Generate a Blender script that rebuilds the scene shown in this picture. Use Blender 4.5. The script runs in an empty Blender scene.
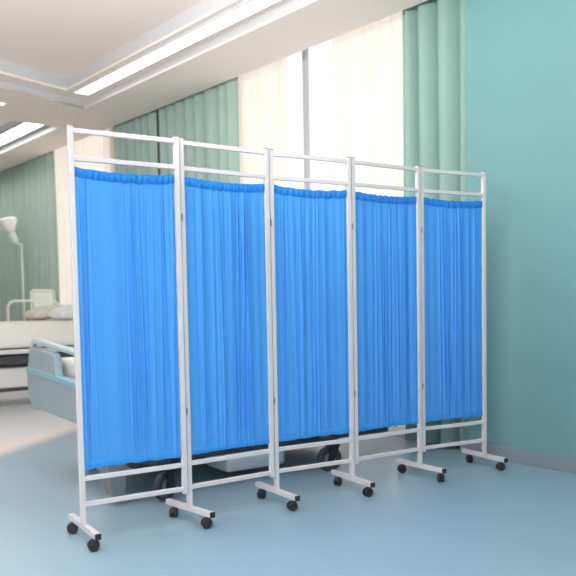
import bpy, bmesh, math, random
from mathutils import Vector, Matrix
random.seed(7)
S = bpy.context.scene
C = S.collection
R = math.radians

# ------------------------------------------------------------------ camera
FPX, CX, CY = 800.0, 288.0, 353.0
PITCH, ROLL, CAMH = R(3.532), R(-1.032), 0.9997
cam_d = bpy.data.cameras.new('camera')
cam_d.sensor_width = 36.0
cam_d.lens = FPX / 576.0 * 36.0
cam_d.shift_x = (288.0 - CX) / 576.0
cam_d.shift_y = (CY - 288.0) / 576.0
cam_d.clip_start = 0.05
cam_d.dof.use_dof = True
cam_d.dof.focus_distance = 3.95
cam_d.dof.aperture_fstop = 3.2
cam = bpy.data.objects.new('camera', cam_d)
C.objects.link(cam)
f = Vector((0, math.cos(PITCH), -math.sin(PITCH)))
up0 = Vector((0, math.sin(PITCH), math.cos(PITCH)))
rt0 = Vector((1, 0, 0))
cr, sr = math.cos(ROLL), math.sin(ROLL)
rt = rt0 * cr + up0 * sr            # image x axis
up = up0 * cr - rt0 * sr            # image up axis
M = Matrix(((rt.x, up.x, -f.x, 0), (rt.y, up.y, -f.y, 0), (rt.z, up.z, -f.z, CAMH), (0, 0, 0, 1)))
cam.matrix_world = M
S.camera = cam

# ------------------------------------------------------------------ light
W = bpy.data.worlds.new('daylight')
S.world = W
W.use_nodes = True
bg = W.node_tree.nodes['Background']
bg.inputs[0].default_value = (1.0, 0.985, 0.97, 1)
bg.inputs[1].default_value = 1.02


def area(name, loc, target, sx, sy, power, col=(1, 1, 1)):
    l = bpy.data.lights.new(name, 'AREA')
    l.shape = 'RECTANGLE'
    l.size, l.size_y = sx, sy
    l.energy = power
    l.color = col
    o = bpy.data.objects.new(name, l)
    C.objects.link(o)
    o.location = loc
    dr = Vector(target) - Vector(loc)
    o.rotation_euler = dr.to_track_quat('-Z', 'Y').to_euler()
    return o


area('front_fill', (-1.0, -0.8, 2.1), (0.3, 4.1, 1.1), 2.2, 1.6, 72, (1.0, 0.98, 0.96))  # unseen fill behind the camera, added to brighten the screen's front
area('overhead_fill', (-1.0, 1.5, 2.9), (-0.9, 2.0, 0), 2.4, 1.2, 5, (1.0, 0.99, 0.97))  # unseen overhead fill, added to lift the floor and screen
area('ceiling_fill', (-1.3, 2.7, 2.25), (-1.1, 3.3, 3.2), 2.4, 0.6, 115, (1.0, 0.96, 0.93))  # unseen fill aimed upwards, added to brighten the ceiling

S.view_settings.view_transform = 'Standard'
S.view_settings.look = 'None'
S.view_settings.gamma = 1.0
S.view_settings.use_curve_mapping = False
S.view_settings.exposure = 0.36


# ------------------------------------------------------------------ materials
def srgb(r, g, b):
    def c(v):
        v /= 255.0
        return v / 12.92 if v <= 0.04045 else ((v + 0.055) / 1.055) ** 2.4
    return (c(r), c(g), c(b), 1.0)


def mat(name, col, rough=0.5, metal=0.0, spec=0.5, noise=0.0, nscale=40, bump=0.0, stretch=None):
    m = bpy.data.materials.new(name)
    m.use_nodes = True
    nt = m.node_tree
    p = nt.nodes['Principled BSDF']
    p.inputs['Base Color'].default_value = col
    p.inputs['Roughness'].default_value = rough
    p.inputs['Metallic'].default_value = metal
    p.inputs['Specular IOR Level'].default_value = spec
    if noise or bump:
        tc = nt.nodes.new('ShaderNodeTexCoord')
        mp = nt.nodes.new('ShaderNodeMapping')
        if stretch:
            mp.inputs['Scale'].default_value = stretch
        nz = nt.nodes.new('ShaderNodeTexNoise')
        nz.inputs['Scale'].default_value = nscale
        nz.inputs['Detail'].default_value = 3
        nt.links.new(tc.outputs['Object'], mp.inputs[0])
        nt.links.new(mp.outputs[0], nz.inputs['Vector'])
        if noise:
            mx = nt.nodes.new('ShaderNodeMix')
            mx.data_type = 'RGBA'
            mx.inputs[6].default_value = tuple(c * (1 - noise) for c in col[:3]) + (1,)
            mx.inputs[7].default_value = tuple(min(1, c * (1 + noise)) for c in col[:3]) + (1,)
            nt.links.new(nz.outputs[0], mx.inputs[0])
            nt.links.new(mx.outputs[2], p.inputs['Base Color'])
        if bump:
            b = nt.nodes.new('ShaderNodeBump')
            b.inputs['Strength'].default_value = bump
            b.inputs['Distance'].default_value = 0.01
            nt.links.new(nz.outputs[0], b.inputs['Height'])
            nt.links.new(b.outputs[0], p.inputs['Normal'])
    return m


def cloth(name, col, trans, tcol=None, weave=0.0, rough=0.9):
    """woven cloth that lets part of the light through"""
    m = bpy.data.materials.new(name)
    m.use_nodes = True
    nt = m.node_tree
    nt.nodes.remove(nt.nodes['Principled BSDF'])
    out = nt.nodes['Material Output']
    df = nt.nodes.new('ShaderNodeBsdfDiffuse')
    tr = nt.nodes.new('ShaderNodeBsdfTranslucent')
    mix = nt.nodes.new('ShaderNodeMixShader')
    df.inputs[0].default_value = col
    tr.inputs[0].default_value = tcol or col
    mix.inputs[0].default_value = trans
    nt.links.new(df.outputs[0], mix.inputs[1])
    nt.links.new(tr.outputs[0], mix.inputs[2])
    nt.links.new(mix.outputs[0], out.inputs[0])
    if weave:
        tc = nt.nodes.new('ShaderNodeTexCoord')
        mp = nt.nodes.new('ShaderNodeMapping')
        mp.inputs['Scale'].default_value = (60, 60, 700)
        nz = nt.nodes.new('ShaderNodeTexNoise')
        nz.inputs['Scale'].default_value = 1.0
        mx = nt.nodes.new('ShaderNodeMix')
        mx.data_type = 'RGBA'
        mx.inputs[6].default_value = tuple(c * (1 - weave) for c in col[:3]) + (1,)
        mx.inputs[7].default_value = tuple(min(1, c * (1 + weave)) for c in col[:3]) + (1,)
        nt.links.new(tc.outputs['Object'], mp.inputs[0])
        nt.links.new(mp.outputs[0], nz.inputs['Vector'])
        nt.links.new(nz.outputs[0], mx.inputs[0])
        nt.links.new(mx.outputs[2], df.inputs[0])
    return m


def emit(name, col, strength):
    m = bpy.data.materials.new(name)
    m.use_nodes = True
    nt = m.node_tree
    nt.nodes.remove(nt.nodes['Principled BSDF'])
    e = nt.nodes.new('ShaderNodeEmission')
    e.inputs[0].default_value = col
    e.inputs[1].default_value = strength
    nt.links.new(e.outputs[0], nt.nodes['Material Output'].inputs[0])
    return m


MT = {}
MT['ceiling'] = mat('ceiling_paint', srgb(246, 236, 229), 0.9, noise=0.01, nscale=3)
MT['tray'] = mat('tray_shade_grey', srgb(204, 206, 210), 0.85)  # greyer than the ceiling: shade of the tray faces put into the colour
MT['teal'] = mat('teal_wall_paint', srgb(110, 156, 160), 0.55, spec=0.3, noise=0.02, nscale=2)
MT['cream'] = mat('cream_wall_paint', srgb(226, 222, 205), 0.85)
MT['base'] = mat('baseboard_grey', srgb(128, 142, 152), 0.4)
MT['white_metal'] = mat('white_powder_coat', srgb(216, 215, 221), 0.4, spec=0.5)
MT['cap'] = mat('grey_cap_plastic', srgb(140, 134, 132), 0.5)
MT['black'] = mat('black_rubber', srgb(44, 42, 44), 0.45)
MT['black_dark'] = mat('black_fork', srgb(30, 30, 34), 0.4)
MT['steel'] = mat('hinge_steel', srgb(150, 148, 146), 0.35, metal=0.8)
MT['blue'] = cloth('blue_polyester', srgb(86, 166, 252), 0.20, srgb(68, 154, 250), 0.06)
MT['blue_band'] = cloth('blue_double_layer', srgb(50, 138, 232), 0.08, srgb(20, 110, 230), 0.06)
MT['blue_hem'] = cloth('blue_hem_layer', srgb(72, 162, 246), 0.12, srgb(28, 120, 236), 0.06)
MT['green'] = cloth('green_drape', srgb(150, 182, 175), 0.12, srgb(180, 212, 196))
MT['green_mid'] = cloth('green_drape_pale', srgb(170, 197, 189), 0.12, srgb(180, 212, 196))
MT['green_grey'] = cloth('grey_green_drape', srgb(178, 198, 189), 0.12, srgb(165, 200, 184))
MT['sheer'] = cloth('sheer_voile', srgb(250, 244, 236), 0.72, srgb(255, 246, 236))
MT['frame'] = mat('window_frame_grey', srgb(186, 187, 196), 0.5)
def glass_mat():
    m = bpy.data.materials.new('window_glass')
    m.use_nodes = True
    nt = m.node_tree
    nt.nodes.remove(nt.nodes['Principled BSDF'])
    t = nt.nodes.new('ShaderNodeBsdfTransparent')
    g = nt.nodes.new('ShaderNodeBsdfGlossy')
    g.inputs['Roughness'].default_value = 0.02
    mx = nt.nodes.new('ShaderNodeMixShader')
    mx.inputs[0].default_value = 0.05
    nt.links.new(t.outputs[0], mx.inputs[1])
    nt.links.new(g.outputs[0], mx.inputs[2])
    nt.links.new(mx.outputs[0], nt.nodes['Material Output'].inputs[0])
    return m


MT['glass'] = glass_mat()
MT['led'] = emit('led_panel', (1.0, 0.99, 0.98, 1), 2.5)
MT['led_bright'] = emit('led_panel_bright', (1.0, 0.99, 0.98, 1), 7.0)
MT['bed_panel'] = mat('bed_panel_grey_blue', srgb(150, 169, 180), 0.4)
MT['bed_light'] = mat('bed_trim_pale', srgb(182, 204, 212), 0.35)
MT['bed_stripe'] = mat('bed_stripe_aqua', srgb(134, 182, 202), 0.35)
MT['bed_white'] = mat('bed_white_plastic', srgb(228, 230, 230), 0.4)
MT['bed_dark'] = mat('bed_frame_dark', srgb(70, 74, 80), 0.45)
MT['tyre'] = mat('grey_tyre', srgb(66, 70, 78), 0.5)
MT['shade_brown'] = mat('underbed_shade_brown', srgb(92, 84, 80), 0.5)  # dark tone of the shade under the bed
MT['bed_mid'] = mat('bed_frame_grey', srgb(128, 132, 138), 0.45)
MT['mattress'] = mat('cream_mattress_cover', srgb(248, 246, 241), 0.85, noise=0.03, nscale=12)
MT['pillow_tan'] = mat('grey_beige_linen', srgb(226, 220, 208), 0.9)
MT['pillow_blue'] = mat('pale_blue_linen', srgb(240, 245, 250), 0.9)
MT['chair_white'] = mat('chair_white_tube', srgb(236, 240, 236), 0.35)
MT['chair_pad'] = mat('chair_pale_aqua_pad', srgb(232, 241, 239), 0.6)
MT['lamp_white'] = mat('lamp_white_enamel', srgb(244, 246, 242), 0.3)
MT['lamp_green'] = mat('lamp_arm_pale_green', srgb(210, 228, 218), 0.35)


def floor_mat():
    m = bpy.data.materials.new('blue_vinyl_floor')
    m.use_nodes = True
    nt = m.node_tree
    p = nt.nodes['Principled BSDF']
    N, L = nt.nodes.new, nt.links.new
    tc = N('ShaderNodeTexCoord')

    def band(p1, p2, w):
        """0..1 mask of the floor left of the line p1-p2, soft-edged (in the floor's own coordinates)"""
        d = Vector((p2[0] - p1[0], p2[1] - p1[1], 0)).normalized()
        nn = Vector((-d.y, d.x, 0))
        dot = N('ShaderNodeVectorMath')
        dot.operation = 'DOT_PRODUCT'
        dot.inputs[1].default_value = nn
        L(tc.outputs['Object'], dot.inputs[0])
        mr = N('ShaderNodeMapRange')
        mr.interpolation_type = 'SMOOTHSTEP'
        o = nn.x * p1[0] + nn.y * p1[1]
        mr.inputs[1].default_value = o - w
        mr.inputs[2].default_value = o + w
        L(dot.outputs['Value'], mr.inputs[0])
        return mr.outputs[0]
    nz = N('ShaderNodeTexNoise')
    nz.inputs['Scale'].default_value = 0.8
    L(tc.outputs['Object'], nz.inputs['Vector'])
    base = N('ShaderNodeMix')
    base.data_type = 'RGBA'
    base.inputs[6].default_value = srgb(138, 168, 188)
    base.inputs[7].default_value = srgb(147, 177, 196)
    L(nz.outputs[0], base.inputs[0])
    a = band((-1.986, 5.43), (-1.752, 6.49), 0.12)  # pale pinkish tone past this line
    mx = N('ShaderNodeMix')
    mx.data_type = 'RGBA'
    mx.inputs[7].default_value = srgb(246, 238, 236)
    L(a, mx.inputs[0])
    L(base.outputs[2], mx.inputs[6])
    b = band((-2.28, 5.43), (-2.02, 6.49), 0.12)  # pale lavender-grey tone past this line
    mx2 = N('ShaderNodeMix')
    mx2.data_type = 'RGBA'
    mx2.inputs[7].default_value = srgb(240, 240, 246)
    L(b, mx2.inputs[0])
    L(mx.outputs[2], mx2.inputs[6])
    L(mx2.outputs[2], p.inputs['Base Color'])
    p.inputs['Roughness'].default_value = 0.32
    p.inputs['Specular IOR Level'].default_value = 0.45
    return m


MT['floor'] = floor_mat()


# ------------------------------------------------------------------ mesh helpers
class MB:
    """collects shapes in world coordinates and links them as ONE mesh object"""

    def __init__(self):
        self.bm = bmesh.new()

    def box(self, o, ax, ay, az, bev=0.0):
        """box spanned from corner o by the vectors ax, ay, az"""
        o, ax, ay, az = Vector(o), Vector(ax), Vector(ay), Vector(az)
        tmp = bmesh.new()
        v = [tmp.verts.new(o + ax * i + ay * j + az * k) for k in (0, 1) for j in (0, 1) for i in (0, 1)]
        for q in ((0, 2, 3, 1), (4, 5, 7, 6), (0, 1, 5, 4), (2, 6, 7, 3), (0, 4, 6, 2), (1, 3, 7, 5)):
            tmp.faces.new([v[i] for i in q])
        bmesh.ops.recalc_face_normals(tmp, faces=tmp.faces)
        if bev:
            bmesh.ops.bevel(tmp, geom=list(tmp.edges), offset=bev, segments=2, profile=0.6, affect='EDGES')
        self._merge(tmp)
        return self

    def bar(self, a, b, w, h, side, bev=0.002):
        """square tube from a to b; w across `side`, h across the third axis"""
        a, b = Vector(a), Vector(b)
        dz = b - a
        s = Vector(side)
        s = (s - dz.normalized() * s.dot(dz.normalized())).normalized() * w
        t = dz.cross(s).normalized() * h
        return self.box(a - s / 2 - t / 2, s, t, dz, bev)

    def tube(self, pts, r, n=10, cap=True):
        pts = [Vector(p) for p in pts]
        rings = []
        prev = None
        for i, p in enumerate(pts):
            d = (pts[min(i + 1, len(pts) - 1)] - pts[max(i - 1, 0)]).normalized()
            if prev is None:
                h = Vector((0, 0, 1)) if abs(d.z) < 0.9 else Vector((1, 0, 0))
                x = d.cross(h).normalized()
            else:
                x = (prev - d * prev.dot(d)).normalized()
            prev = x
            y = d.cross(x)
            rr = r[i] if isinstance(r, (list, tuple)) else r
            rings.append([self.bm.verts.new(p + x * rr * math.cos(2 * math.pi * k / n) + y * rr * math.sin(2 * math.pi * k / n)) for k in range(n)])
        for a, b in zip(rings, rings[1:]):
            for k in range(n):
                self.bm.faces.new((a[k], a[(k + 1) % n], b[(k + 1) % n], b[k]))
        if cap:
            self.bm.faces.new(rings[0][::-1])
            self.bm.faces.new(rings[-1])
        return self

    def lathe(self, c, axis, prof, n=24):
        """prof: list of (radius, distance along axis)"""
        c, ax = Vector(c), Vector(axis).normalized()
        return self.tube([c + ax * h for _, h in prof], [max(r, 1e-4) for r, _ in prof], n) if False else self._lathe(c, ax, prof, n)

    def _lathe(self, c, ax, prof, n):
        h = Vector((0, 0, 1)) if abs(ax.z) < 0.9 else Vector((1, 0, 0))
        x = ax.cross(h).normalized()
        y = ax.cross(x)
        rings = [[self.bm.verts.new(c + ax * t + (x * math.cos(2 * math.pi * k / n) + y * math.sin(2 * math.pi * k / n)) * max(r, 5e-4)) for k in range(n)] for r, t in prof]
        for a, b in zip(rings, rings[1:]):
            for k in range(n):
                self.bm.faces.new((a[k], a[(k + 1) % n], b[(k + 1) % n], b[k]))
        self.bm.faces.new(rings[0][::-1])
        self.bm.faces.new(rings[-1])
        return self

    def prism(self, poly, ext):
        """polygon (3D points) extruded along ext"""
        ext = Vector(ext)
        a = [self.bm.verts.new(Vector(p)) for p in poly]
        b = [self.bm.verts.new(Vector(p) + ext) for p in poly]
        self.bm.faces.new(a)
        self.bm.faces.new(b[::-1])
        n = len(a)
        for k in range(n):
            self.bm.faces.new((a[k], b[k], b[(k + 1) % n], a[(k + 1) % n]))
        return self

    def grid(self, rows):
        vs = [[self.bm.verts.new(Vector(p)) for p in r] for r in rows]
        for a, b in zip(vs, vs[1:]):
            for k in range(len(a) - 1):
                self.bm.faces.new((a[k], a[k + 1], b[k + 1], b[k]))
        return self

    def _merge(self, tmp):
        me = bpy.data.meshes.new('t')
        tmp.to_mesh(me)
        tmp.free()
        self.bm.from_mesh(me)
        bpy.data.meshes.remove(me)

    def build(self, name, m, parent=None, origin=None, smooth=False, bevel=0.0, solid=0.0, subsurf=0):
        bm = self.bm
        bmesh.ops.recalc_face_normals(bm, faces=bm.faces)
        if origin is None:
            n = max(1, len(bm.verts))
            origin = Vector((sum(v.co.x for v in bm.verts) / n, sum(v.co.y for v in bm.verts) / n, min(v.co.z for v in bm.verts)))
        origin = Vector(origin)
        for v in bm.verts:
            v.co -= origin
        me = bpy.data.meshes.new(name)
        bm.to_mesh(me)
        bm.free()
        ms = m if isinstance(m, (list, tuple)) else [m]
        for x in ms:
            me.materials.append(x)
        if smooth:
            for p in me.polygons:
                p.use_smooth = True
        o = bpy.data.objects.new(name, me)
        C.objects.link(o)
        if parent is not None:
            o.parent = parent
            o.location = origin - ORG[parent.name]
        else:
            o.location = origin
        ORG[o.name] = origin
        if bevel:
            b = o.modifiers.new('bevel', 'BEVEL')
            b.width = bevel
            b.segments = 2
            b.limit_method = 'ANGLE'
        if solid:
            s = o.modifiers.new('solid', 'SOLIDIFY')
            s.thickness = solid
            s.offset = 0
        if subsurf:
            s = o.modifiers.new('sub', 'SUBSURF')
            s.levels = s.render_levels = subsurf
        return o


ORG = {}


def empty(name, loc):
    o = bpy.data.objects.new(name, None)
    o.empty_display_size = 0.1
    C.objects.link(o)
    o.location = loc
    ORG[o.name] = Vector(loc)
    return o


def tag(o, label, cat, group=None):
    o['label'] = label
    o['category'] = cat
    if group:
        o['group'] = group
    return o


def struct(o):
    o['kind'] = 'structure'
    return o


def Z(v):
    return Vector((0, 0, v))


# ------------------------------------------------------------------ room shell
# wall frame: t runs along the window wall towards the viewer's right, n points into the room
A0 = Vector((-4.1088, 11.6895, 0))
DT = Vector((0.62656, -0.77937, 0))
DN = Vector((-0.77937, -0.62656, 0))
HC = 2.97


def P(t, n, z=0.0):
    return A0 + DT * t + DN * n + Z(z)


T0, T1, N1 = -1.6, 12.6, 6.2
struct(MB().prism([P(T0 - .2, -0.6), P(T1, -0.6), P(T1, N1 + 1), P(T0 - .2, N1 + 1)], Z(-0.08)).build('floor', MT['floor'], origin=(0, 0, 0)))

# window wall with two full-height openings, set back behind the drapes
WB, WF = -0.42, -0.26          # back and front face of the window wall
wb = MB()
for a, b in ((T0 - .2, 1.0), (3.05, 5.30), (7.80, 8.9)):
    wb.box(P(a, WB), DT * (b - a), DN * (WF - WB), Z(HC + .34))
for a, b in ((1.0, 3.05), (5.30, 7.80)):
    wb.box(P(a, WB), DT * (b - a), DN * (WF - WB), Z(0.06))
    wb.box(P(a, WB, HC + .33), DT * (b - a), DN * (WF - WB), Z(0.01))
struct(wb.build('wall_back', MT['cream']))
struct(MB().box(P(8.405, -0.42), DT * (T1 - 8.405), DN * 0.42, Z(3.33)).build('wall_right', MT['teal']))
struct(MB().box(P(T0 - .2, -0.26), DT * .2, DN * (N1 + .26), Z(3.33)).build('wall_left', MT['cream']))
struct(MB().box(P(T1, -0.42), DT * .2, DN * (N1 + .42 + .2), Z(3.33)).build('wall_front', MT['cream']))
struct(MB().box(P(T0 - .2, N1), DT * (T1 - T0 + .2), DN * .2, Z(3.33)).build('wall_side', MT['cream']))
struct(MB().prism([P(8.405, 0), P(T1, 0), P(T1, 0.016), P(8.405, 0.016)], Z(0.088)).build('baseboard_right', MT['base'], bevel=0.004))

for i, (a, b, mull) in enumerate(((1.0, 3.05, (1.85,)), (5.30, 7.80, (6.43,)))):
    w = MB()
    fz0, fz1 = 0.06, HC + .33
    for x in (a, b - 0.05):
        w.box(P(x, -0.38, fz0), DT * 0.05, DN * 0.07, Z(fz1 - fz0))
    w.box(P(a + .05, -0.38, fz0), DT * (b - a - .1), DN * 0.07, Z(0.05))
    w.box(P(a + .05, -0.38, fz1 - .05), DT * (b - a - .1), DN * 0.07, Z(0.05))
    wo = struct(w.build('window_%d' % (i + 1), MT['frame']))
    for x in mull:
        MB().box(P(x - 0.022, -0.365, fz0 + .05), DT * 0.044, DN * 0.035, Z(fz1 - fz0 - .1)).build('mullion', MT['frame'], wo)
    xs = [a + .05] + [mull[0] - .022, mull[0] + .022] + [b - .05]
    for x0_, x1_ in ((xs[0], xs[1]), (xs[2], xs[3])):
        MB().box(P(x0_, -0.348, fz0 + .05), DT * (x1_ - x0_), DN * 0.006, Z(fz1 - fz0 - .1)).build('pane', MT['glass'], wo)

# ceiling with a stepped tray and a linear light trough
SK = 0.30                      # the tray's short end is not quite square


def sk(t, n):
    return t + (n - 0.6) * SK


ce = MB()
TH = 0.02


def cell(poly, z, th=TH):
    ce.prism([P(t, n, z) for t, n in poly], Z(th))


TE, NE = 10.9, 3.7
z1, z2 = HC + .07, HC + .19
IT, IN = 4.33, 0.90
cell([(T0 - .2, 0), (T1, 0), (T1, .46), (T0 - .2, .46)], HC)
PK = HC + .34
cell([(T0 - .2, -.42), (8.405, -.42), (8.405, .02), (T0 - .2, .02)], PK)
ce.prism([P(T0 - .2, 0, HC + .0195), P(8.405, 0, HC + .0195), P(8.405, .02, HC + .0195), P(T0 - .2, .02, HC + .0195)], Z(PK - HC - .0195))
cell([(3.22, .46), (T1, .46), (T1, .59), (3.22, .59)], HC)
cell([(3.22, .59), (sk(4.13, .59), .59), (sk(4.13, 1.0), 1.0), (3.22, 1.0)], HC)
cell([(T0 - .2, 1.0), (sk(4.13, 1.0), 1.0), (sk(4.13, NE), NE), (T0 - .2, NE)], HC)
cell([(TE, .59), (T1, .59), (T1, NE), (TE, NE)], HC)
cell([(T0 - .2, NE), (T1, NE), (T1, N1), (T0 - .2, N1)], HC)
cell([(sk(IT, IN) - .02, IN - .02), (TE - .28, IN - .02), (TE - .28, NE - .28), (sk(IT, NE - .3) - .02, NE - .28)], z2)
struct(ce.build('ceiling', MT['ceiling']))
# trough
tr = MB()
tr.prism([P(T0 - .2, .44, HC + .075), P(3.24, .44, HC + .075), P(3.24, 1.02, HC + .075), P(T0 - .2, 1.02, HC + .075)], Z(.02))
for q in (((T0 - .2, .44), (3.22, .44), (3.22, .46), (T0 - .2, .46)), ((T0 - .2, 1.0), (3.22, 1.0), (3.22, 1.02), (T0 - .2, 1.02)), ((3.22, .44), (3.24, .44), (3.24, 1.02), (3.22, 1.02))):
    tr.prism([P(t, n, HC + .0005) for t, n in q], Z(.0745))
struct(tr.build('trim_1', MT['tray']))
# stepped tray
ty = MB()


def ring(poly_out, poly_in, z, th):
    n = len(poly_out)
    for k in range(n):
        a, b = poly_out[k], poly_out[(k + 1) % n]
        c, d = poly_in[(k + 1) % n], poly_in[k]
        ty.prism([P(*a, z), P(*b, z), P(*c, z), P(*d, z)], Z(th))


outer = [(sk(4.13, .59), .59), (TE, .59), (TE, NE), (sk(4.13, NE), NE)]
outer2 = [(sk(4.13, .59) - .02, .57), (TE + .02, .57), (TE + .02, NE + .02), (sk(4.13, NE) - .02, NE + .02)]
inner = [(sk(IT, IN), IN), (TE - .3, IN), (TE - .3, NE - .3), (sk(IT, NE - .3), NE - .3)]
inner2 = [(sk(IT, IN) - .02, IN - .02), (TE - .28, IN - .02), (TE - .28, NE - .28), (sk(IT, NE - .3) - .02, NE - .28)]
ring(outer2, inner, z1, .02)
struct(ty.build('trim_2', MT['ceiling']))
ty = MB()
ring(outer2, outer, HC + .0005, .0695)
ring(inner2, inner, z1 + .02, z2 - z1 - .02)
struct(ty.build('trim_3', MT['tray']))

# ------------------------------------------------------------------ ceiling lights
LG = 'linear lights in the ceiling'


def linear_light(label, q, z, m_=None):
    r = empty('ceiling_light', (P(*q[0], z) + P(*q[2], z)) / 2)
    tag(r, label, 'ceiling light')
    MB().prism([P(t, n, z - .012) for t, n in q], Z(.0118)).build('diffuser', m_ or MT['led'], r)
    (t0, n0), (t1, n1) = q[0], q[2]
    m = MB()
    for a, b, c, d in ((t0 - .012, n0 - .012, t1 + .012, n0), (t0 - .012, n1, t1 + .012, n1 + .012), (t0 - .012, n0, t0, n1), (t1, n0, t1 + .012, n1)):
        m.prism([P(a, b, z - .016), P(c, b, z - .016), P(c, d, z - .016), P(a, d, z - .016)], Z(.0158))
    m.build('light_frame', MT['tray'], r)
    return r


linear_light('long white light strip in the ledge of the stepped ceiling tray', [(4.44, .69), (10.4, .69), (10.4, .84), (4.44, .84)], z1)
linear_light('white light strip in the narrow ceiling trough at the far left', [(T0 + .2, .54), (3.08, .54), (3.08, .75), (T0 + .2, .75)], HC + .075, MT['led_bright'])
dl = empty('downlight', P(3.899, 1.339, HC - .01))
tag(dl, 'small round downlight in the ceiling at the left edge', 'downlight')
MB().lathe(P(3.899, 1.339, HC - .012), (0, 0, 1), [(.032, 0), (.036, .003), (.036, .0118)]).build('lens', MT['led'], dl)
m = MB()
for k in range(24):
    a, b = 2 * math.pi * k / 24, 2 * math.pi * (k + 1) / 24
    c0 = P(3.899, 1.339, HC - .008)
    m.prism([c0 + Vector((math.cos(a) * .037, math.sin(a) * .037, 0)), c0 + Vector((math.cos(b) * .037, math.sin(b) * .037, 0)),
             c0 + Vector((math.cos(b) * .05, math.sin(b) * .05, 0)), c0 + Vector((math.cos(a) * .05, math.sin(a) * .05, 0))], Z(.0078))
m.build('trim_ring', MT['tray'], dl)


# ------------------------------------------------------------------ drapes and sheers
def drape(name, label, cat, t0, t1, n, folds, amp, m, group, seed, z0=0.02, z1=HC + .3, sharp=1.0):
    rnd = random.Random(seed)
    nx = int(folds * 22)
    ph = [rnd.uniform(-.5, .5) for _ in range(folds + 2)]
    am = [rnd.uniform(.55, 1.15) for _ in range(folds + 2)]
    rows = []
    for j in range(9):
        v = j / 8
        row = []
        for i in range(nx + 1):
            u = i / nx
            k = u * folds
            ki = int(min(k, folds - 1e-6))
            fr = k - ki
            p = ph[ki] * (1 - fr) + ph[ki + 1] * fr
            a = am[ki] * (1 - fr) + am[ki + 1] * fr
            if sharp < 1:        # full pleats with narrow valleys
                w = 2 * abs(math.sin(math.pi * (k + p * .35) + .1 * v)) ** sharp - 1
            else:
                w = math.sin(2 * math.pi * (k + p * .6) + .15 * v) + .25 * math.sin(4 * math.pi * k + 3 * p)
            ed_ = min(1, .25 + min(u, 1 - u) * folds * 1.5)
            w *= ed_
            row.append(P(t0 + (t1 - t0) * u + .01 * math.sin(3 * v + 7 * p) * (1 if 0 < i < nx else 0), n + amp * (a if sharp >= 1 else .6 + .4 * a) * w * (.8 + .2 * (1 - v)), z0 + (z1 - z0) * v))
        rows.append(row)
    o = MB().grid(rows).build(name, m, smooth=True)
    return tag(o, label, cat, group)


def track(label, t0, t1, n):
    o = MB().box(P(t0, n - .02, HC - .011), DT * (t1 - t0), DN * .04, Z(.0108)).build('curtain_track', MT['frame'])
    return tag(o, label, 'curtain track')


GD = 'grey-green window drapes'
drape('window_drape', 'grey-green floor-length drape at the far left behind the chair and lamp', 'curtain', T0 + .15, 1.70, -.10, 17, .072, MT['green_grey'], GD, 3, sharp=.62)
drape('window_drape', 'narrow green drape just right of the far window above the nearest screen panel', 'curtain', 3.42, 4.34, -.10, 6, .070, MT['green_mid'], GD, 11, sharp=.6)
drape('window_drape', 'wide green drape bordering the left side of the large bright window', 'curtain', 4.41, 5.80, -.10, 8, .072, MT['green_mid'], GD, 5, sharp=.6)
drape('window_drape', 'green drape between the large bright window and the teal wall', 'curtain', 7.75, 8.40, -.12, 4, .090, MT['green'], GD, 21, sharp=.6)
GS = 'white sheer curtains'
drape('sheer_curtain', 'cream sheer curtain in the far window beside the bed', 'curtain', 1.25, 3.32, -.22, 14, .022, MT['sheer'], GS, 8)
drape('sheer_curtain', 'white sheer curtain left of the grey window mullion', 'curtain', 5.40, 6.33, -.22, 9, .020, MT['sheer'], GS, 9)
drape('sheer_curtain', 'white sheer curtain right of the grey window mullion', 'curtain', 6.90, 7.90, -.22, 9, .020, MT['sheer'], GS, 10)

# ------------------------------------------------------------------ folding screen
POST = [(-0.882, 3.347), (-0.483, 3.610), (-0.466, 3.640), (-0.091, 3.924), (-0.069, 3.950), (0.328, 4.194),
        (0.352, 4.217), (0.737, 4.492), (0.760, 4.518), (1.162, 4.734)]
FOOTED = [True, False, True, False, True, True, False, True, False, True]
FEET = {0: ((-0.986, 3.544), (-0.786, 3.206)), 2: ((-0.587, 3.787), (-0.348, 3.516)), 4: ((-0.172, 4.125), (0.034, 3.792)),
        5: ((0.239, 4.386), (0.423, 4.046)), 7: ((0.635, 4.676), (0.849, 4.352)), 9: ((1.083, 4.945), (1.261, 4.615))}
ZR = dict(r1=1.729, r2=1.615, ct=1.582, r3=.275, r4=.165, short=.143, foot=.077, top=1.75)
screen = empty('folding_screen', (0.14, 4.1, 0))
tag(screen, 'white five-panel folding privacy screen with blue curtains standing across the room on black casters', 'folding screen')
PW = 0.0215


def v3(p, z):
    return Vector((p[0], p[1], z))


for i, p in enumerate(POST):
    q = i ^ 1
    pd = (v3(POST[q], 0) - v3(p, 0)).normalized()
    zb = ZR['foot'] if FOOTED[i] else ZR['short']
    up_ = MB().bar(v3(p, zb), v3(p, ZR['top'] - .003), PW, PW, pd).build('upright', MT['white_metal'], screen)
    MB().bar(v3(p, ZR['top'] - .003), v3(p, ZR['top'] + .001), PW + .001, PW + .001, pd, .001).build('post_cap', MT['cap'], up_)

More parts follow.
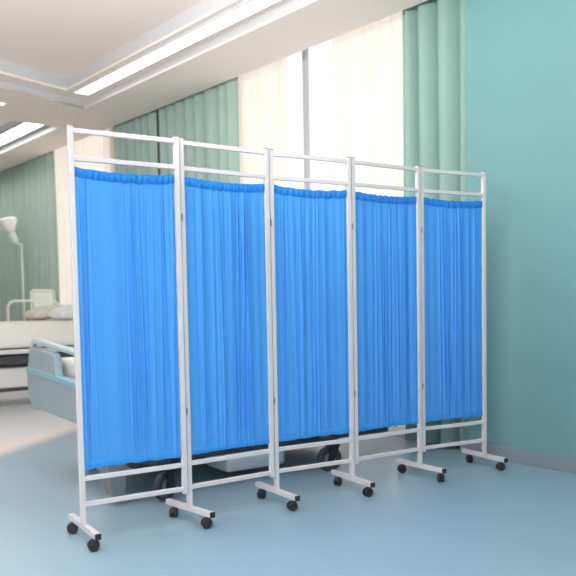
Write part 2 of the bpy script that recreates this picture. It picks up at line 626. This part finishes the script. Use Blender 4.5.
# rails, rods and curtains, panel by panel
rng = random.Random(31)
for k in range(5):
    a, b = Vector((*POST[2 * k], 0)), Vector((*POST[2 * k + 1], 0))
    d = (b - a).normalized()
    L = (b - a).length
    nrm = Vector((d.y, -d.x, 0))            # towards the viewer
    for key in ('r1', 'r2', 'r3', 'r4'):
        MB().bar(a + d * (PW / 2) + Z(ZR[key]), b - d * (PW / 2) + Z(ZR[key]), .020, .019, nrm, .0015).build('rail', MT['white_metal'], screen)
    ZT, ZB = 1.577, .329                     # rods

    # pleats: random narrow ridges, denser towards one place on each panel
    foc = [.62, .52, .5, .5, .55][k]
    ridges = []
    for _ in range(15):
        c = min(.975, max(.025, rng.gauss(foc, .17) if rng.random() < .65 else rng.random()))
        ridges.append((c, rng.uniform(.007, .018), rng.uniform(.25, 1.0) * rng.choice((1, 1, -.8)), rng.uniform(-.035, .035), rng.uniform(0, 6.3)))
    broad = [(rng.uniform(3, 9), rng.uniform(0, 6.3), rng.uniform(.3, 1)) for _ in range(4)]
    sfold = [(min(.96, max(.04, rng.gauss(foc, .16) if q < 4 else rng.uniform(.05, .95))), rng.uniform(.010, .017), rng.uniform(.006, .011) * rng.choice((-1, 1)), rng.uniform(-.05, .05), rng.uniform(0, 6.3)) for q in range(6)]
    x0, x1 = PW / 2 + .003, L - PW / 2 - .003
    sagT = .013
    ripT = [(rng.uniform(14, 40), rng.uniform(0, 6.3), rng.uniform(.2, 1)) for _ in range(4)]

    def depth(u, v):
        s = 0.0
        hold = .22 + .78 * min(1.0, min(v, 1 - v) / .12)
        for c, w, am, dr, ph in ridges:
            cc = c + dr * (v - .5) + .006 * math.sin(3 * v + ph)
            x = (u - cc) / w
            if abs(x) < 3.5:
                s += am * math.exp(-x * x) * .0062
        for c, w, dep, dr, ph in sfold:
            x = (u - (c + dr * (v - .5) + .004 * math.sin(4 * v + ph))) / w
            if abs(x) < 3.5:
                s += dep * x * math.exp(-x * x)
        for fq, ph, am in broad:
            s += 0.0022 * am * math.sin(fq * 2 * math.pi * u + ph + .5 * v)
        edge = min(1, min(u, 1 - u) / .03)
        return s * hold * (.3 + .7 * edge)

    def topz(u):
        return 1.582 - sagT * math.sin(math.pi * u) ** .7 + .0011 * sum(am * math.sin(fq * u * 2 + ph) for fq, ph, am in ripT)

    def botz(u):
        return .311 + .004 * math.sin(math.pi * u) + .0012 * sum(am * math.sin(fq * u * 1.6 + ph * 2) for fq, ph, am in ripT)

    NX, NV = 280, 30
    for fz, dz in ((topz, -.020), (botz, .016)):
        MB().tube([a + d * (PW / 2 + (L - PW) * q / 12) - nrm * .006 + Z(fz(q / 12) + dz) for q in range(13)], .003, 8).build('curtain_rod', MT['white_metal'], screen)
    HEAD, HEM = .040, .032

    def slide(u, v):
        t = u
        for c, w, dep, dr, ph in sfold:
            x = (u - (c + dr * (v - .5) + .004 * math.sin(4 * v + ph))) / w
            if abs(x) < 3.5:
                t -= 1.7 * w * x * math.exp(-x * x) * min(1.0, .15 + min(v, 1 - v) / .10)
        return min(1, max(0, t))

    def pt(u, z, v, off=0.0):
        return a + d * (x0 + (x1 - x0) * slide(u, v)) + nrm * (off + depth(u, v)) + Z(z)
    rows = []
    for j in range(NV + 1):
        v = j / NV
        row = []
        for i in range(NX + 1):
            u = i / NX
            zt, zb = topz(u), botz(u)
            row.append(pt(u, zb + (zt - zb) * v, v))
        rows.append(row)
    cur = MB().grid(rows).build('curtain', MT['blue'], screen, smooth=True)
    for nm, mm, lo, hi in (('header_sleeve', MT['blue_band'], -HEAD, 0), ('hem', MT['blue_hem'], 0, HEM)):
        bm = MB()
        for side in (1, -1):
            rows = []
            for j in range(5):
                w = j / 4
                row = []
                for i in range(NX + 1):
                    u = i / NX
                    zt, zb = topz(u), botz(u)
                    z = (zt + lo * (1 - w)) if nm == 'header_sleeve' else (zb + hi * w)
                    v = (z - zb) / (zt - zb)
                    puff = ((.0052 if nm == 'header_sleeve' else .0030) + (.0016 * sum(am * math.sin(fq * 5.2 * u + ph) for fq, ph, am in ripT) if nm == 'header_sleeve' else 0)) * math.sin(math.pi * w) ** .7 + .0010
                    row.append(pt(u, z, v, puff * side))
                rows.append(row)
            bm.grid(rows)
        bm.build(nm, mm, cur, smooth=True)

# hinges between neighbouring uprights
for j in range(4):
    p, q = Vector((*POST[2 * j + 1], 0)), Vector((*POST[2 * j + 2], 0))
    d = (q - p).normalized()
    nrm = Vector((d.y, -d.x, 0))
    mid = (p + q) / 2 + nrm * .013
    for zz in (1.395, .52):
        h = MB().tube([mid + Z(zz - .016), mid + Z(zz + .016)], .0025, 8)
        h.box(mid - d * .004 - nrm * .002 + Z(zz - .014), d * .007, nrm * .002, Z(.028))
        h.build('hinge', MT['steel'], screen)

# feet and casters
wang = [(10, 20), (80, 20), (65, 25), (65, 30), (15, 95), (95, 15)]


def caster(c, ang, parent, r=.0235, zt=.052):
    """twin-wheel caster: fork (with stem and hood) and two wheels as its sub-parts; c is the stem's foot on the floor"""
    c = Vector((c[0], c[1], 0))
    e = Vector((math.cos(ang), math.sin(ang), 0))     # rolling direction
    s = Vector((-e.y, e.x, 0))
    hub = c - e * .010 + Z(r)
    m = MB()
    m.tube([c + Z(zt - .016), c + Z(zt)], .007, 10)
    m.tube([hub - s * .0165, hub + s * .0165], .006, 10)
    pts = []
    for k in range(9):
        t = math.pi * (k / 8 * .95 + .02)
        pts.append(hub + (e * math.cos(t) + Z(math.sin(t))) * (r + .003))
    low = [hub + (e * math.cos(t) + Z(math.sin(t))) * (r * .45) for t in [math.pi * (k / 8 * .95 + .02) for k in range(8, -1, -1)]]
    m.prism([q - s * .0035 for q in pts + low], s * .007)
    o = m.build('caster', MT['black_dark'], parent)
    for sg in (-1, 1):
        MB().lathe(hub + s * sg * .0045, s * sg, [(r * .8, 0), (r, .0015), (r, .010), (r * .86, .0125), (r * .35, .0125), (r * .3, .0105)], 20).build('wheel', MT['black'], o)
    return o


for n_, (i, (bk, fr)) in enumerate(FEET.items()):
    zc = ZR['foot'] - .0125
    b3, f3 = v3(bk, zc), v3(fr, zc)
    d = (f3 - b3).normalized()
    side = Vector((-d.y, d.x, 0))
    fb = MB().bar(b3, f3 - d * .006, .025, .025, side).build('foot_bar', MT['white_metal'], screen)
    MB().bar(f3 - d * .006, f3 + d * .002, .0255, .0255, side, .002).build('end_cap', MT['black'], fb)
    MB().bar(b3 - d * .003, b3, .0255, .0255, side, .001).build('end_cap', MT['white_metal'], fb)
    for c, an in ((b3 + d * .052, wang[n_][0]), (f3 - d * .034, wang[n_][1])):
        caster(c, R(an), screen)


# ------------------------------------------------------------------ bed behind the screen
BA = Vector((0.819, 0.574, 0))       # foot -> head
BB = Vector((-0.574, 0.819, 0))      # near side -> far side
B0 = Vector((-0.925, 3.89, 0))


def B(a, b, z=0.0):
    return B0 + BA * a + BB * (b * 1.12) + Z(z)


bed = empty('hospital_bed', B(1.0, .475))
tag(bed, 'hospital bed with grey-blue footboard standing right behind the folding screen', 'bed')


def slope(b):
    return .060 * b


def bed_end(a0, name, parent, th=.045, flip=1):
    """moulded end board: lower panel, upper plates, grab bar round a cut-out"""
    def poly(pts):
        return [B(a0, b, z + slope(b)) for b, z in pts]
    low = [(.0, .575), (.0, .43), (.03, .385), (.10, .375), (.88, .355), (.925, .338), (.95, .345), (.975, .38), (1.03, .47), (1.02, .575)]
    board = MB().prism(poly(low), BA * th * flip).build(name, MT['bed_panel'], parent, bevel=.008)
    MB().prism(poly([(.56, .578), (1.012, .578), (.985, .655), (.945, .715), (.61, .712), (.58, .690)]), BA * th * flip).build('upper_plate', MT['bed_panel'], board, bevel=.008)
    MB().prism(poly([(.0, .578), (.20, .578), (.18, .690), (.15, .712), (.02, .712)]), BA * th * flip).build('upper_plate', MT['bed_panel'], board, bevel=.008)
    MB().prism(poly([(-.012, .572), (1.0, .568), (.998, .592), (-.012, .592)]) if False else [B(a0 - .006 * flip, b, z + slope(b)) for b, z in [(-.005, .556), (1.028, .556), (1.018, .590), (-.005, .590)]], BA * (th + .012) * flip).build('stripe', MT['bed_stripe'], board, bevel=.005)
    # grab bar
    bar = [(1.01, .56), (.99, .66), (.955, .735), (.915, .762), (.85, .764), (.5, .758), (.12, .750), (.04, .742), (.01, .70), (.0, .60)]
    MB().tube([B(a0 + th / 2 * flip, b, z + slope(b) - .012) for b, z in bar], .019, 10).build('grab_bar', MT['bed_light'], board, smooth=True)
    return board


bed_end(0, 'footboard', bed)
bed_end(2.12, 'headboard', bed, flip=-1)
MB().box(B(.08, .06, .56), BA * 1.96, BB * .83, Z(.15), .04).build('mattress', MT['bed_white'], bed, smooth=True)
fr = MB()
fr.box(B(.05, .05, .49), BA * 2.02, BB * .05, Z(.07), .005)
fr.box(B(.05, .85, .49), BA * 2.02, BB * .05, Z(.07), .005)
for a in (.06, .7, 1.4, 2.0):
    fr.box(B(a, .1, .495), BA * .05, BB * .75, Z(.05), .004)
fr.build('deck_frame', MT['bed_white'], bed)
bs = MB()
for b in (.10, .80):
    bs.box(B(.33, b, .165), BA * 1.66, BB * .06, Z(.065), .006)
for a in (.35, 1.43):
    bs.box(B(a - .035, .02, .150), BA * .07, BB * .91, Z(.05), .006)
bs.build('base_frame', MT['bed_dark'], bed)
for b in (.20, .70):
    m = MB()
    m.bar(B(.55, b, .225), B(.95, b, .50), .05, .03, BB, .004)
    m.build('lift_arm', MT['bed_mid'], bed)
    m = MB()
    m.bar(B(1.2, b, .225), B(1.6, b, .50), .05, .03, BB, .004)
    m.build('lift_arm', MT['bed_mid'], bed)
MB().prism([B(.03, .02, .30), B(.15, .02, .30), B(.13, .02, .05), B(.06, .02, .05)], BB * .10).build('corner_post', MT['bed_mid'], bed, bevel=.006)
MB().box(B(.42, .42, .05), BA * 1.45, BB * .46, Z(.17), .02).build('underbed_shade', MT['shade_brown'], bed, smooth=True)  # added dark box, stands in for the shade under the bed
MB().box(B(.78, .10, .055), BA * .40, BB * .26, Z(.115), .03).build('motor_housing', MT['bed_white'], bed, smooth=True)
MB().bar(B(.2, .05, .215), B(.36, .05, .135), .03, .02, BB, .003).build('brake_pedal', MT['bed_dark'], bed)


def bed_caster(p, ang, parent, r=.075):
    c = Vector((p.x, p.y, 0))
    e = Vector((math.cos(ang), math.sin(ang), 0))
    s = Vector((-e.y, e.x, 0))
    hub = c - e * .03 + Z(r)
    m = MB()
    m.tube([c + Z(r * 2 + .0), c + Z(r * 2 + .012)], .02, 12)
    for sg in (-1, 1):
        m.prism([hub + s * sg * .026 + q for q in (-e * .022 - Z(.015), e * .018 - Z(.015), e * .055 + Z(r + .006), -e * .005 + Z(r + .006))], s * sg * .006)
    m.box(hub - s * .032 - e * .01 + Z(r + .002), s * .064, e * .07, Z(.008))
    o = m.build('bed_caster', MT['black_dark'], parent)
    w = MB().lathe(hub - s * .018, s, [(r * .55, .004), (r * .8, 0), (r, .005), (r, .031), (r * .8, .036), (r * .55, .032)], 28)
    w.build('tyre', MT['tyre'], o)
    MB().lathe(hub - s * .020, s, [(r * .2, 0), (r * .5, .004), (r * .5, .036), (r * .2, .040)], 20).build('wheel_hub', MT['bed_mid'], o)
    return o


bed_caster(B(.36, .0), R(58), bed)
bed_caster(B(1.45, .0), R(20), bed)
bed_caster(B(.36, .9), R(70), bed)
bed_caster(B(1.45, .9), R(40), bed)

# ------------------------------------------------------------------ second bed at the far left
EA, EB = -DN, -DT                      # foot -> head (to the wall), near side -> far side
E0 = Vector((-3.45, 7.42, 0))


def Eb(a, b, z=0.0):
    return E0 + EA * a + EB * b + Z(z)


bed2 = empty('hospital_bed', Eb(1.0, .45))
tag(bed2, 'hospital bed with a thick cream mattress at the far left below the chair', 'bed')
m = MB()
NA, NB = 40, 10
MB().box(Eb(0, 0, .60), EA * 2.0, EB * .9, Z(.262), .05).build('mattress', MT['mattress'], bed2, smooth=True)
MB().box(Eb(-.03, -.02, .545), EA * 2.06, EB * .94, Z(.045), .01).build('deck_frame', MT['bed_white'], bed2)
m = MB()
m.box(Eb(.05, .04, .44), EA * 1.9, EB * .05, Z(.085), .006)
m.box(Eb(.05, .80, .44), EA * 1.9, EB * .05, Z(.085), .006)
for a in (.1, .6, 1.2, 1.8):
    m.box(Eb(a, .09, .45), EA * .05, EB * .71, Z(.06), .004)
m.build('under_frame', MT['bed_dark'], bed2)
for a in (.55, 1.45):
    MB().box(Eb(a - .09, .36, .30), EA * .18, EB * .18, Z(.17), .02).build('lift_column', MT['bed_mid'], bed2)
MB().box(Eb(.22, .08, .20), EA * 1.56, EB * .74, Z(.20), .02).build('base_cover', MT['bed_white'], bed2, smooth=True)
m = MB()
m.box(Eb(.3, .38, .13), EA * 1.4, EB * .14, Z(.05), .008)
for a in (.3, 1.64):
    m.box(Eb(a, .05, .135), EA * .06, EB * .8, Z(.045), .006)
m.build('base_frame', MT['bed_mid'], bed2)
for a in (.33, 1.67):
    for b in (.10, .80):
        bed_caster(Eb(a, b), R(30), bed2, r=.058)


def cushion(name, m, c, ax, ay, sx, sy, h, tilt=0.0, parent=None):
    """pillow: a superellipse pad, thin towards its seams"""
    ax, ay = Vector(ax).normalized(), Vector(ay).normalized()
    axt = ax * math.cos(tilt) + Z(math.sin(tilt))
    nz = axt.cross(ay)
    if nz.z < 0:
        nz = -nz
    mb = MB()
    n = 20
    for sg in (1, -1):
        rows = []
        for i in range(n + 1):
            u = -1 + 2 * i / n
            row = []
            for j in range(n + 1):
                v = -1 + 2 * j / n
                e = max(0, (1 - abs(u) ** 2.6)) ** .5 * max(0, (1 - abs(v) ** 2.6)) ** .5
                pin = 1 - .06 * (abs(u) * abs(v))
                row.append(Vector(c) + axt * (u * sx / 2 * pin) + ay * (v * sy / 2 * pin) + nz * (sg * h / 2 * e))
            rows.append(row)
        mb.grid(rows)
    bmesh.ops.remove_doubles(mb.bm, verts=mb.bm.verts, dist=1e-4)
    return mb.build(name, m, parent, smooth=True)


o = cushion('pillow', MT['pillow_tan'], Eb(1.55, .67, .950), EA, EB, .50, .40, .15, R(8))
tag(o, 'grey-beige pillow on the far side of the cream mattress, left of the pale blue pillow', 'pillow', 'pillows on the far bed')
o = cushion('pillow', MT['pillow_blue'], Eb(1.66, .23, .958), EA, EB, .50, .40, .16, R(8))
tag(o, 'pale blue pillow on the near side of the cream mattress beside the screen post', 'pillow', 'pillows on the far bed')

# ------------------------------------------------------------------ armchair by the far drape


def at(px, Y, py):
    """world point on the sight line of a photo pixel at depth Y (used once, to place things)"""
    d = rt * (px - CX) - up * (py - CY) + f * FPX
    s = Y / d.y
    return Vector((d.x * s, Y, CAMH + d.z * s))


pf = at(8, 9.65, 320)
pb = at(25, 9.9, 320)
ch_c = Vector(((pf.x + pb.x) / 2 + .16, (pf.y + pb.y) / 2 + .1, 0))
chair = empty('armchair', ch_c)
tag(chair, 'white tubular armchair with pale backrest behind the far bed by the green drape', 'chair')
cw = Vector((.60, .80, 0)).normalized()       # across the chair
cf = Vector((-.80, -.60, 0)).normalized()     # front
F0 = Vector((pf.x, pf.y, 0))
dep = .30
wid = .34


def arm(base, nm):
    pts = [base]
    pts.append(base + Z(1.0))
    for k in range(1, 6):
        t = math.pi / 2 * k / 5
        pts.append(base - cf * (.09 * (1 - math.cos(t))) + Z(1.0 + .09 * math.sin(t)))
    pts.append(base - cf * dep + Z(1.09))
    pts.append(base - cf * (dep + .03) + Z(1.06))
    pts.append(base - cf * (dep + .05))
    return MB().tube(pts, .016, 10).build(nm, MT['chair_white'], chair, smooth=True)


arm(F0 + cw * 0, 'arm_frame')
arm(F0 + cw * wid, 'arm_frame')
m = MB()
m.box(F0 + cw * .02 - cf * .02 + Z(.68), cw * (wid - .04), -cf * (dep - .02), Z(.06), .02)
m.build('seat', MT['chair_pad'], chair, smooth=True)
bk = F0 - cf * (dep - .03)
bpan = MB().box(bk + cw * .03 + Z(.80), cw * (wid - .06), -cf * .035, Z(.41), .015).build('backrest', MT['chair_pad'], chair, smooth=True)
m = MB()
m.tube([bk + Z(.70) - cf * .02, bk + Z(1.20) - cf * .02, bk + cw * .03 + Z(1.22) - cf * .02, bk + cw * (wid - .03) + Z(1.22) - cf * .02, bk + cw * wid + Z(1.20) - cf * .02, bk + cw * wid + Z(.70) - cf * .02], .013, 8)
m.build('back_frame', MT['chair_white'], chair, smooth=True)

# ------------------------------------------------------------------ examination lamp
LY = 10.25
lt = at(21.5, LY, 245)
lamp = empty('floor_lamp', (lt.x, lt.y, 0))
tag(lamp, 'white examination floor lamp on a thin pole beside the armchair at the left edge', 'floor lamp')
MB().lathe((lt.x, lt.y, 0), (0, 0, 1), [(.15, 0), (.15, .02), (.10, .035), (.03, .05)]).build('base', MT['lamp_white'], lamp, smooth=False)
MB().tube([(lt.x, lt.y, .045), (lt.x, lt.y, lt.z)], .013, 10).build('pole', MT['lamp_green'], lamp, smooth=True)
p0, p1, p2 = at(21.5, LY, 245), at(16.5, LY - .05, 244.5), at(10, LY - .1, 231)
MB().tube([p0 + Vector((.012, 0, 0)), p0, p1], .016, 8).build('joint', MT['lamp_green'], lamp, smooth=True)
MB().tube([p1, at(14.5, LY - .07, 240), at(11.5, LY - .09, 234), p2], [.03, .048, .05, .04], 12).build('arm', MT['lamp_green'], lamp, smooth=True)
hd = (at(7.6, LY - .1, 219) - p2).normalized()
hl = (at(7.6, LY - .1, 219) - p2).length
sh = MB().lathe(p2 - hd * .01, hd, [(.05, 0), (.065, .02), (.085, hl * .45), (.10, hl * .62), (.108, hl * .75), (.10, hl * .80)], 24).build('lamp_head', MT['lamp_white'], lamp, smooth=True)
MB().lathe(p2 + hd * (hl * .72), hd, [(.09, -.01), (.108, 0), (.113, .018), (.110, .045), (.09, .055), (.03, .06)], 28).build('reflector_rim', MT['lamp_white'], sh, smooth=True)

bpy.context.view_layer.update()
